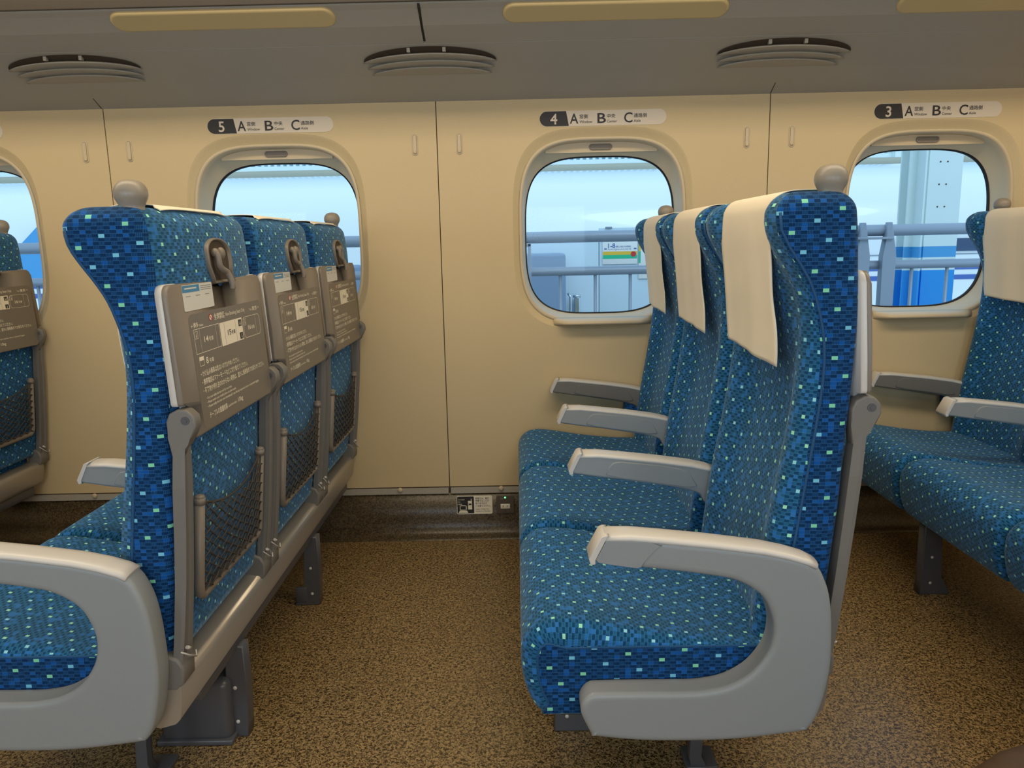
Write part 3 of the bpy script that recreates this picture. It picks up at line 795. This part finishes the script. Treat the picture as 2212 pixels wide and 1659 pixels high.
TX = lambda z: .521+(.93-z)*.058       # rear face of the folded table
def table(root, i):
    yc = CY[i]
    hw = .213; pts = []
    def arc(cy, cz, r, a0, a1, n=5): return [(cy+r*math.cos(math.radians(a0+(a1-a0)*q/n)), cz+r*math.sin(math.radians(a0+(a1-a0)*q/n))) for q in range(n+1)]
    pts = arc(hw-.018, .932-.018, .018, 0, 90)+arc(.0, .932, .016, 0, -180, 8)+arc(-hw+.018, .914, .018, 90, 180)
    pts += [(-hw-.003, .80)]+arc(-hw+.002, .754, .006, 180, 270, 3)+[(-hw+.022, .748)]+arc(-hw+.034, .702, .012, 180, 270, 4)+arc(hw-.034, .702, .012, 270, 360, 4)+[(hw-.022, .748)]+arc(hw-.002, .754, .006, 270, 360, 3)+[(hw+.003, .80)]
    def layer(g, x0, x1, sc_=1.0, bev=.003):
        b = bmesh.new(); P = [(yc+y*sc_, .81+(z-.81)*sc_) for y, z in pts]
        A_ = [b.verts.new((TX(z)+x0, y, z)) for y, z in P]; B_ = [b.verts.new((TX(z)+x1, y, z)) for y, z in P]
        b.faces.new(A_); fb = b.faces.new(B_[::-1]); n = len(P)
        for q in range(n): b.faces.new((A_[q], B_[q], B_[(q+1) % n], A_[(q+1) % n]))
        if bev: bmesh.ops.bevel(b, geom=list(fb.edges), offset=bev, segments=3, affect='EDGES', profile=.5)
        bmesh.ops.recalc_face_normals(b, faces=b.faces[:]); g.merge(b, 0, True)
    g = MB(); layer(g, -.0085, 0, .992, .004); o = part('tray_table', g, 'table', root)
    g = MB(); layer(g, -.0175, -.0080, 1.0, .0015); e = part('tray_edge', g, 'silver', root); e.parent = o
    U, V_ = (0, 1, 0), Vector((-.058, 0, 1)).normalized()
    def P3(y, z, d=.0004): return (TX(z)+d, yc+y, z)
    def quad(g, y0, y1, z0, z1, d, mat=0): g.face([P3(y0, z0, d), P3(y1, z0, d), P3(y1, z1, d), P3(y0, z1, d)], mat)
    g = MB(); f = g.bm.faces.new([g.bm.verts.new(P3(y, z, .0003)) for y, z in rrect(.020, .789, .172, .093, .012, 5)]); e = part('print_panel', g, 'tpanel', root); e.parent = o
    # sticker (its square codes are left out)
    g = MB(); g.bm.faces.new([g.bm.verts.new(P3(y, z, .0004)) for y, z in rrect(-.099, .908, .060, .0205, .003, 3)]).material_index = 0
    quad(g, -.158, -.092, .9165, .9275, .0006, 1)
    for q in range(3): quad(g, -.087, -.045, .9235-.003*q, .9248-.003*q, .0006, 2)
    for q in range(3): quad(g, -.148+.038*q, -.130+.038*q, .9095-.0*q, .9108, .0006, 2)
    quad(g, -.150, -.104, .9215, .9238, .0008, 0)
    e = part('sticker', g, ['paper', 'blue', 'greylt'], root); e.parent = o
    # printed lettering: 0 cream 1 dark 2 red
    g = MB()
    def T(s, y, z, size, width, bold=.006, mat=0, d=.0007): text_bm(g, s, size, P3(y, z, d), U, V_, width, bold, mat)
    T('全席禁煙', -.050, .8655, .0118, .047, .012); T('Non-Smoking Seats Only', .001, .8665, .0095, .098)
    T('←博多', -.146, .8605, .0090, .028, .01); T('Hakata', -.115, .8605, .0055, .016)
    T('Tokyo', .124, .8655, .0055, .014); T('東京→', .140, .8645, .0090, .040, .01)
    def frame(y0, y1, z0, z1, t, mat=0, d=.0006):
        quad(g, y0, y1, z0, z0+t, d, mat); quad(g, y0, y1, z1-t, z1, d, mat); quad(g, y0, y0+t*1.3, z0, z1, d, mat); quad(g, y1-t*1.3, y1, z0, z1, d, mat)
    frame(-.140, -.034, .8175, .8575, .0008)
    quad(g, -.031, .077, .8165, .8570, .0006)
    rr_ = rrect(.128, .8365, .046, .0198, .010, 5); ri_ = rrect(.128, .8365, .0448, .0190, .0092, 5)
    for q in range(len(rr_)):
        q2 = (q+1) % len(rr_); g.face([P3(*rr_[q], .0006), P3(*rr_[q2], .0006), P3(*ri_[q2], .0006), P3(*ri_[q], .0006)])
    for yy_ in (-.118, -.050, .150): quad(g, yy_, yy_+.0006, .8175, .857, .0006)
    for yy_ in (-.012, .042): quad(g, yy_, yy_+.0006, .8175, .856, .0008, 1)
    for a_ in ((-.137, -.125, .842, .854), (.086, .098, .841, .853)): frame(*a_, .0006)
    for a_ in ((.058, .074, .842, .854), (.058, .074, .8185, .8305)): quad(g, *a_, .0008, 1)
    for a_ in ((-.132, .842), (.091, .8415)): g.face([P3(a_[0], a_[1]+.002, .0007), P3(a_[0]+.003, a_[1]+.002, .0007), P3(a_[0]+.0015, a_[1]+.011, .0007)])
    for a_ in ((.062, .843), (.068, .843), (.0645, .8195)): g.face([P3(a_[0], a_[1]+.001, .001), P3(a_[0]+.003, a_[1]+.001, .001), P3(a_[0]+.0015, a_[1]+.010, .001)])
    T('14', -.103, .8335, .0135, .017, .012); T('号車', -.084, .8335, .0085, .019)
    T('15', .002, .8325, .0135, .015, .012, 1, .0009); T('号車', .019, .8325, .0085, .019, .006, 1, .0009)
    T('16', .106, .8305, .0125, .015, .012); T('号車', .123, .8305, .0080, .018)
    frame(-.134, -.115, .7975, .8125, .0007); quad(g, -.134, -.115, .806, .812, .0006); T('8', -.108, .7985, .0150, .0095, .012); T('号車', -.095, .7985, .0085, .019)
    T('・かけ込み乗車は危ないのでおやめください。', -.136, .7810, .0105, .172, .010)
    T('・携帯電話はマナーモードなどに切り替えてください。', -.136, .7675, .0105, .212, .010)
    T('・不審物や持ち主のわからない荷物は、直ちに乗務員までお知らせください。', -.136, .7540, .0105, .300, .010)
    T('• For your safety do not rush for your train.', -.128, .7425, .0060, .112)
    T('• Please switch your mobile phone to silent mode.', -.128, .7355, .0060, .130)
    T('• Please notify the train crew immediately if you find any suspicious items or unattended luggage.', -.128, .7285, .0060, .250)
    T('テーブルの重量制限', -.126, .7115, .0105, .078, .010); T('Load limit table :', -.044, .7120, .0060, .042); T('10kg', .004, .7115, .0110, .024, .008)
    ring_o = [(-.064+.0075*math.cos(a), .8705+.0058*math.sin(a)) for a in [2*PI*q/16 for q in range(16)]]
    ring_i = [(-.064+.0057*math.cos(a), .8705+.0044*math.sin(a)) for a in [2*PI*q/16 for q in range(16)]]
    g.face([P3(y, z, .0006) for y, z in ring_i]); g.face([P3(-.0695, .8740, .0009), P3(-.068, .8750, .0009), P3(-.0585, .8670, .0009), P3(-.060, .8660, .0009)], 2)
    for q in range(16):
        q2 = (q+1) % 16; g.face([P3(*ring_o[q], .0007), P3(*ring_o[q2], .0007), P3(*ring_i[q2], .0007), P3(*ring_i[q], .0007)], 2)
    e = part('lettering', g, ['cream', 'inkdark', 'redp'], root); e.parent = o
    return o

def stay(root, yc):
    """one of the two arms that carry the tray table: ear with bolt, long channel down to the foot"""
    g = MB(); y0, y1 = yc-.004, yc+.010
    ear = [(.508, .738), (.522, .745), (.536, .743), (.546, .733), (.548, .718), (.541, .702), (.530, .690), (.525, .680), (.521, .670), (.506, .670), (.503, .700), (.502, .725)]
    g.prism(ear, yc-.012, yc+.012, 'y', .003, seg=3)
    rings = []
    for z, x, d, wy in ((.69, .5175, .016, .0115), (.66, .5150, .017, .0125), (.62, .5120, .018, .0145), (.54, .506, .017, .0145), (.46, .499, .016, .015), (.38, .490, .015, .0165), (.335, .484, .014, .018), (.310, .480, .014, .018)):
        rings.append([(x+d/2, yc-wy*.65, z), (x+d/2+.002, yc-wy, z), (x+d/2-.004, yc-wy*1.05, z), (x-d/2, yc-wy, z), (x-d/2, yc+wy, z), (x+d/2-.004, yc+wy*1.05, z), (x+d/2+.002, yc+wy, z), (x+d/2, yc+wy*.65, z), (x+d/2-.003, yc+wy*.5, z), (x+d/2-.003, yc-wy*.5, z)])
    g.loft(rings, True, (True, True), smooth=False)
    # foot shroud
    g.prism([(.452, .350), (.486, .338), (.4945, .322), (.493, .296), (.480, .284), (.450, .284)], yc-.023, yc+.023, 'y', .004)
    o = part('table_support', g, 'greyd', root)
    g = MB(); b = bmesh.new()
    for rr_, d in ((.0065, .0012), (.0032, .0022)):
        b = bmesh.new(); bmesh.ops.create_cone(b, cap_ends=True, segments=18, radius1=rr_, radius2=rr_, depth=.002)
        for v in b.verts: v.co = Vector((.532+v.co.x, yc-.012-d+v.co.z+.001, .727+v.co.y))
        g.merge(b)
    e = part('hinge_bolt', g, 'dkmetal', root); e.parent = o
    g = MB(); g.tube([(.4945, yc-.024, .352), (.4965, yc-.002, .335), (.4975, yc+.021, .3205), (.4965, yc+.0225, .331)], .0013, 6)
    g.tube([(.4945, yc-.004, .350), (.4955, yc+.005, .344)], .0030, 8)
    e = part('foot_clip', g, 'silver', root); e.parent = o
    return o

def pocket(root, i):
    yc = CY[i]; px = lambda z: .497+(z-.405)*.095
    g = MB(); r = .0085; zt, zb = .584, .408
    L, R_ = -.150, .150
    pth = [(px(zt), yc+L, zt), (px(.43), yc+L, .43), (px(.415), yc+L+.003, .415), (px(zb), yc+L+.012, zb), (px(zb), yc+R_-.012, zb), (px(.415), yc+R_-.003, .415), (px(.43), yc+R_, .43), (px(zt), yc+R_, zt)]
    g.tube(pth, r, 10)
    for y in (L, R_): g.sphere((px(zt), yc+y, zt), r, (1, 1, .6)); g.tube([(px(.572), yc+y, .572), (px(.583), yc+y, .583)], r*1.12, 10)
    o = part('pocket_frame', g, 'table', root)
    g = MB(); top = lambda y: .575-.030*(1-(y/.145)**2)
    cord = [(px(top(y))+.006*(1-(y/.145)**2), yc+y, top(y)) for y in [L+.004+(R_-L-.008)*q/20 for q in range(21)]]
    g.tube(cord, .0022, 6)
    n1, n2 = 9, 8
    def W(u, v):   # u across 0..1, v bottom to top 0..1
        y = L+.006+(R_-L-.012)*u; zt_ = top(y); z = zb+.006+(zt_-zb-.006)*v
        return Vector((px(z)+.006+.010*math.sin(PI*u)*(.3+.7*v), yc+y, z))
    for d in (0, 1):
        for k_ in range(-n2, n1+1):
            pts = []
            for q in range(0, n2*2+1):
                v = q/(n2*2); u = (k_+v*n2)/n1
                if d: u = 1-u
                if -.001 <= u <= 1.001:
                    p = W(min(1, max(0, u)), v); p.x += .0012*(1 if (q+d) % 2 else -1); pts.append(p)
            if len(pts) > 1: g.tube(pts, .0016, 5)
    e = part('net', g, 'net', root); e.parent = o
    # elastic loops over the cord
    return o

def make_bench():
    root = thing('train_seat_bench', '', 'train seat', tuple(O), 'three-seat benches')
    for i in range(3): make_back(root, i)
    cushion(root, 1.131, 1.581); cushion(root, 1.583, 2.041); cushion(root, 2.043, 2.462)
    # aisle end: C-shaped shell with arm
    g = MB(); g.rprism(catmull(SHELL, 3, True), 1.085, 1.129, .011, .008, 6)
    sh = part('side_shell', g, 'grey', root)
    g = MB(); arm_cap(g, CAPL, 1.083, 1.131); c = part('armrest_cap', g, 'silver', root); c.parent = sh
    g = MB(); tip_cover(g, 1.084, 1.130); c = part('armrest_tip', g, 'silver', root); c.parent = sh
    g = MB(); arm_pad(g, 1.085, 1.129); c = part('side_panel', g, 'grey', root); c.parent = sh
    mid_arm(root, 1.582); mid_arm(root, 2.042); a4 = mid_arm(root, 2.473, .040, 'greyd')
    g = MB(); g.box(.345, .41, 2.455, 2.49, .40, .475, .004); 
    for f in g.bm.faces:
        for lp in f.loops: lp[g.uv].uv = (lp.vert.co.x+.011+lp.vert.co.y, lp.vert.co.z)
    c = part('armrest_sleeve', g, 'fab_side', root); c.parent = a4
    for i in range(3):
        table(root, i); pocket(root, i)
        for s_ in (-1, 1): stay(root, CY[i]+s_*.203)
    # rear beam and channel
    g = MB()
    prof = [(.430, .296), (.474, .298), (.483, .293), (.487, .282), (.482, .240), (.476, .228), (.464, .222), (.430, .222)]
    ends = [(1.127, 1.0, 0), (2.40, 1.0, 0), (2.452, 1.0, 0), (2.475, .97, .0), (2.482, .90, .0)]
    g.loft([[(.44+(x-.44)*s_, y, .26+(z-.26)*s_) for x, z in catmull(prof, 2, True)] for y, s_, _ in ends], True, (True, True))
    part('rear_beam', g, 'beam', root)
    g = MB(); g.box(.415, .466, 1.24, 2.44, .192, .222, .003); g.box(.078, .10, 1.20, 2.44, .195, .222, .003); part('seat_frame', g, 'dkmetal', root)
    g = MB(); g.box(.06, .44, 1.15, 2.44, .215, .235); part('seat_pan', g, 'seam', root)
    # legs
    for y0 in (1.415, 1.995):
        for kind in ('rear', 'front'):
            g = MB(); y1 = y0+.034
            if kind == 'rear':
                g.prism([(.405, 0), (.405, .006), (.436, .05), (.440, .20), (.478, .20), (.478, .10), (.475, .03), (.474, 0)], y0, y1, 'y', .003)
                g.box(.41, .440, y0-.002, y0+.004, .012, .055, .001)
            else:
                g.prism([(.058, 0), (.062, .04), (.060, .21), (.110, .21), (.112, .05), (.142, .006), (.142, 0)], y0, y1, 'y', .003)
            l_ = part('leg', g, 'dkmetal', root)
            g = MB()
            for z in (.035, .11): g.sphere(((.455 if kind == 'rear' else .085), y0-.001, z), .004, (1, .5, 1))
            b_ = part('bolt', g, 'silver', root); b_.parent = l_
    g = MB(); g.box(.305, .448, 1.392, 1.47, .004, .135, .016, seg=4); g.box(.298, .452, 1.386, 1.476, .0, .012, .003); part('turning_mechanism', g, 'dkmetal', root)
    g = MB(); g.tube(catmull([(.40, 1.36, .22), (.41, 1.35, .16), (.38, 1.345, .125), (.33, 1.35, .13), (.32, 1.38, .20)], 5), .005, 8); part('cable', g, 'beam', root)
    g = MB(); g.prism([(.305, .03), (.318, .21), (.338, .21), (.326, .03), (.345, .0), (.31, .0)], 1.290, 1.312, 'y', .002); g.box(.30, .36, 1.285, 1.35, .0, .012, .003)
    part('pedal_post', g, 'dkmetal', root)
    return root

bench = make_bench()
rows = [(0, 'blue patterned three-seat bench in the middle, with three white headrest cloths hanging'),
        (-1, 'blue patterned three-seat bench on the left, seen from behind with folded tray tables'),
        (1, 'blue patterned three-seat bench at the right edge, behind the middle bench'),
        (-2, 'blue patterned three-seat bench cut off by the left edge, only one back corner in view')]
bench['label'] = rows[0][1]
for k_, lb in rows[1:]:
    c = copy_tree(bench); c.location.x = O.x+PITCH*k_; c['label'] = lb

# ------------------------------------------------------------------ headrest cloths
def headcloth(i, xoff, lb):
    yc = CY[i]; g = MB()
    sh = .020
    path = catmull([(.4915, 1.0465), (.485, 1.0500), (.470, 1.0522), (.45, 1.0528), (.425, 1.0518), (.4075, 1.0460), (.3975, 1.034), (.3935, 1.018), (.3935, .985), (.398, .940), (.403, .890), (.409, .840), (.413, .785)], 6)
    n = len(path); rings = []
    NY_ = 24
    for q in range(NY_+1):
        u = -1+2*q/NY_; y = u*.138; ring = []
        for a, (x, z) in enumerate(path):
            t = a/(n-1); drop = max(0, (t-.45)/.55)
            wx = (.0025*math.sin(u*4+i*1.7)+.0012*math.sin(u*9+1+i))*drop
            zz = z+(.006*u)*drop**3
            ring.append((x+wx-.004*drop*(1-abs(u)), yc+y+.004*drop*math.sin(a*.4)*(u), zz-(.004*(abs(u)**4) if a < 8 else 0)))
        rings.append(ring)
    g.loft(rings, False, (False, False))
    o = obj('headrest_cloth', g, 'cloth', loc=(.42, yc, 1.05))
    sd = o.modifiers.new('thick', 'SOLIDIFY'); sd.thickness = .0016; sd.offset = 1
    o.location.x += xoff
    tag(o, lb, 'headrest cover', 'white headrest cloths')
headcloth(0, 0, 'large white headrest cloth on the aisle seat of the middle bench, nearest and longest')
headcloth(1, 0, 'white headrest cloth on the centre seat of the middle bench')
headcloth(2, 0, 'white headrest cloth on the window seat of the middle bench, against the window')
headcloth(0, -PITCH, 'white headrest cloth edge showing over the nearest seat back of the left bench')
headcloth(1, -PITCH, 'white headrest cloth edge showing over the centre seat back of the left bench')
headcloth(2, -PITCH, 'white headrest cloth edge showing over the window seat back of the left bench')
headcloth(2, PITCH, 'white headrest cloth on the window seat of the right bench')

# ------------------------------------------------------------------ bag-shaped stand-in for an unidentified dark brown shape by the aisle
root = thing('bag_stand_in', 'dark brown rounded bag-like stand-in cut off by the lower right corner of the frame', 'bag', (.88, .78, 0))
g = MB(); rings = []
for q in range(13):
    a = -PI/2+PI*q/12; s_ = math.cos(a)**.5 if 0 < q < 12 else .05
    x = .88+.36*math.sin(a)
    rings.append([(x, p[0], p[1]) for p in rrect(.76, .172, max(.012, .20*s_), max(.02, .17*(.35+.65*s_)), max(.01, .06*s_), 6)])
g.loft(rings, True, (True, True)); part('body', g, 'bag', root)
g = MB(); g.tube(catmull([(.76, .66, .318), (.78, .66, .345), (.84, .66, .36), (.96, .66, .36), (1.02, .66, .345), (1.04, .66, .318)], 5), .008, 8); part('handle', g, 'bag', root)

# ================================================================== outside
g = MB(); g.box(-12, 14, 2.95, 7.9, -.35, -.25); obj('platform_ground', g, 'conc', kind='structure').name = 'trim_%d' % k; k += 1
# platform railing
root = thing('platform_railing', 'grey steel tube railing on the platform outside the windows', 'railing', (1.0, 5.0, -.25))
for z, r in ((1.011, .036), (.794, .028)):
    g = MB(); g.tube([(-8, 5.0, z), (10, 5.0, z)], r, 16); part('rail', g, 'pipe', root)
x = .282
xs = []
q = -35
while q < 42:
    xx = .282+.2255*q
    q += 1
    if -4.2 < xx < 5.2 and not (-.02 < xx < .16) and not (2.15 < xx < 2.42): xs.append(xx)
for xx in xs:
    g = MB(); g.tube([(xx, 5.0, -.25), (xx, 5.0, .78)], .011, 8); part('baluster', g, 'pipe', root)
for xx in (-2.45, 2.18, 2.345):
    g = MB(); g.prism([(xx-.03, -.25), (xx-.03, .85), (xx, 1.06), (xx+.018, 1.06), (xx+.055, .85), (xx+.045, -.25)], 4.93, 4.99, 'y', .003); part('post', g, 'pipe', root)
g = MB(); g.box(2.13, 2.37, 4.91, 5.0, 1.045-.09, 1.06-.09, .002); part('bracket', g, 'pipe', root)
g = MB(); g.box(-.10, .095, 4.90, 4.99, .955, .978, .003); g.box(.075, .095, 4.90, 4.93, -.25, .975, .002); part('gate_post', g, 'pipe', root)

# steel column with blue bands
root = thing('platform_column', 'white steel column with bright blue bands outside the right window', 'column', (3.28, 6.2, -.3))
for a, b, mt in ((-.3, .70, 'colb'), (.70, .80, 'colw'), (.80, .885, 'tsky'), (.885, 3.2, 'colw')):
    g = MB(); lean = lambda z: 0
    g.box(3.215, 3.475, 6.18, 6.21, a, b); g.box(3.075, 3.215, 6.20, 6.215, a, b); g.box(3.135, 3.150, 6.08, 6.34, a, b); g.box(3.075, 3.22, 6.33, 6.35, a, b)
    part('column_band', g, mt, root)
g = MB()
for z in (1.53, 1.36, 1.19):
    for x in (3.30, 3.355): g.sphere((x, 6.178, z), .006, (1, .5, 1))
part('rivets', g, 'seam', root)

# kiosk panel with posters
root = thing('platform_screen_wall', 'pale blue-white panel wall beyond the railing in the middle window', 'wall panel', (1.2, 7.0, -.25))
g = MB(); g.box(-.5, .742, 7.0, 7.08, -.25, 1.075, .004); g.box(.748, 2.0, 7.0, 7.08, -.25, 1.095, .004); part('panel', g, 'kiosk', root)
g = MB(); g.box(.80, .86, 6.985, 7.0, 1.09, 1.105, .003); part('latch', g, 'pipe', root)
root = thing('blue_cabinet', 'blue-grey cabinet standing beyond the railing in the middle window', 'cabinet', (.2, 6.9, -.25))
g = MB(); g.box(-.12, .43, 6.75, 6.99, -.25, .885, .03, seg=4); part('body', g, 'boxb', root)
g = MB(); g.tube([(.455, 6.86, .53), (.475, 6.85, .50), (.475, 6.85, .28), (.45, 6.86, .22)], .012, 8); part('handle', g, 'chrome', root)
g = MB(); g.box(.515, .565, 6.93, 6.98, -.25, .49, .008); g.tube([(.50, 6.9, .50), (.57, 6.9, .50)], .012, 8)
o = obj('chrome_bollard', g, 'chrome'); tag(o, 'small chrome post right of the blue-grey cabinet', 'post')
root = thing('platform_poster', 'white poster reading 1-8 with yellow and green stripes and a red dot', 'sign', (.93, 6.99, .78))
g = MB(); g.box(.775, 1.086, 6.985, 6.998, .775, 1.0, .001); part('board', g, 'white', root)
g = MB(); g.face([(.778, 6.9835, .856), (1.083, 6.9835, .856), (1.083, 6.9835, .886), (.778, 6.9835, .886)]); part('yellow_stripe', g, 'yel', root)
g = MB(); g.face([(.778, 6.9835, .822), (1.083, 6.9835, .822), (1.083, 6.9835, .8555), (.778, 6.9835, .8555)]); part('green_stripe', g, 'grn', root)
g = MB(); g.face([(1.05+.024*math.cos(2*PI*q/20), 6.9825, .861+.024*math.sin(2*PI*q/20)) for q in range(20)]); part('red_dot', g, 'redp', root)
g = MB(); text_bm(g, '1-8', .058, (.825, 6.983, .918), (1, 0, 0), (0, 0, 1), .062, .01); text_bm(g, '号車にお乗りのお客様は', .018, (.89, 6.983, .922), (1, 0, 0), (0, 0, 1), .14)
text_bm(g, 'For cars 1-8 please use the other side', .016, (.825, 6.983, .902), (1, 0, 0), (0, 0, 1), .205)
for x in (.79, 1.055):
    g.face([(x, 6.983, .905), (x+.022, 6.983, .905), (x+.022, 6.983, .915), (x, 6.983, .915)])
part('lettering', g, 'tblue', root)
root = thing('platform_notice', 'yellow and green edged notice partly hidden by the window seat of the middle bench', 'sign', (1.2, 6.99, .78))
g = MB(); g.box(1.098, 1.40, 6.985, 6.998, .64, .985, .001); part('board', g, 'white', root)
g = MB(); g.face([(1.098, 6.9835, .885), (1.115, 6.9835, .885), (1.115, 6.9835, .985), (1.098, 6.9835, .985)]); part('yellow_edge', g, 'yel', root)
g = MB(); g.face([(1.098, 6.9835, .78), (1.115, 6.9835, .78), (1.115, 6.9835, .883), (1.098, 6.9835, .883)]); part('green_edge', g, 'grn', root)
g = MB(); g.box(-1.62, -1.36, 6.8, 6.9, .20, .82, .03, seg=3); g.box(-1.62, -1.36, 6.75, 7.0, -.25, .2, .03, seg=3)
o = obj('platform_chair', g, 'boxb'); tag(o, 'dark blue platform chair glimpsed through the left window beside its seats', 'chair')

# train on the far track
root = thing('bullet_train', 'long white train with blue stripes on the far track outside the windows', 'train', (0, 10.2, -1))
prof = catmull([(9.0, -1.0), (9.0, .2), (9.0, .9), (9.04, 1.15), (9.16, 1.42), (9.40, 1.66), (9.8, 1.82), (10.6, 1.90), (11.6, 1.90)], 6)
g = MB(); g.loft([[(x, y, z) for y, z in prof] for x in (-14, 16)], False, (False, False)); part('body', g, 'train', root)
g = MB()
for z in (1.02, .745): g.box(-14, 16, 8.990, 9.01, z, z+.012)
part('body_line', g, 'pipe', root)
g = MB(); g.box(-14, 16, 8.992, 9.0, .572, .622); part('blue_stripe', g, 'tblue', root)
g = MB(); g.box(-14, 16, 8.992, 9.0, .46, .512); part('blue_stripe', g, 'tblue', root)
for xx in [4.40-1.3*4, 4.40-1.3*3, 4.40-.66, 5.12, 5.85]:
    g = MB(); g.prism(rrect(xx, .855, .24, .072, .05, 5), 8.985, 9.0, 'y', .002); part('window', g, 'twin', root)
g = MB()
for pts in ([(-5.95, .86), (-5.40, 1.36), (-5.20, 1.40), (-5.55, .60), (-5.95, .60)],): g.prism(pts, 8.978, 9.0, 'y')
part('blue_emblem', g, 'tsky', root)

# building behind: louvred wall, posts, duct
root = thing('station_wall', 'louvred blue-grey station wall with white posts above the far train', 'building', (0, 13, 1))
g = MB(); g.box(-20, 22, 13.2, 13.3, 1, 8); part('backing', g, 'louv', root)
g = MB(); x = -9
while x < 13:
    g.box(x, x+.045, 13.1, 13.2, 2.29, 3.0); x += .105
o_ = part('louvre_blades', g, 'colw', root)
g = MB(); g.box(-20, 22, 13.0, 13.12, 2.20, 2.29); part('white_band', g, 'colw', root)
for x in (-1.30, 2.6, 6.4): 
    g = MB(); g.box(x-.25, x+.25, 12.9, 13.1, 1.0, 3.2); part('post', g, 'colw', root)
g = MB(); g.tube([(-20, 12.2, 2.09), (22, 12.2, 2.09)], .055, 12)
o = obj('beige_duct', g, 'pipebg'); tag(o, 'beige horizontal pipe running above the far train', 'pipe')
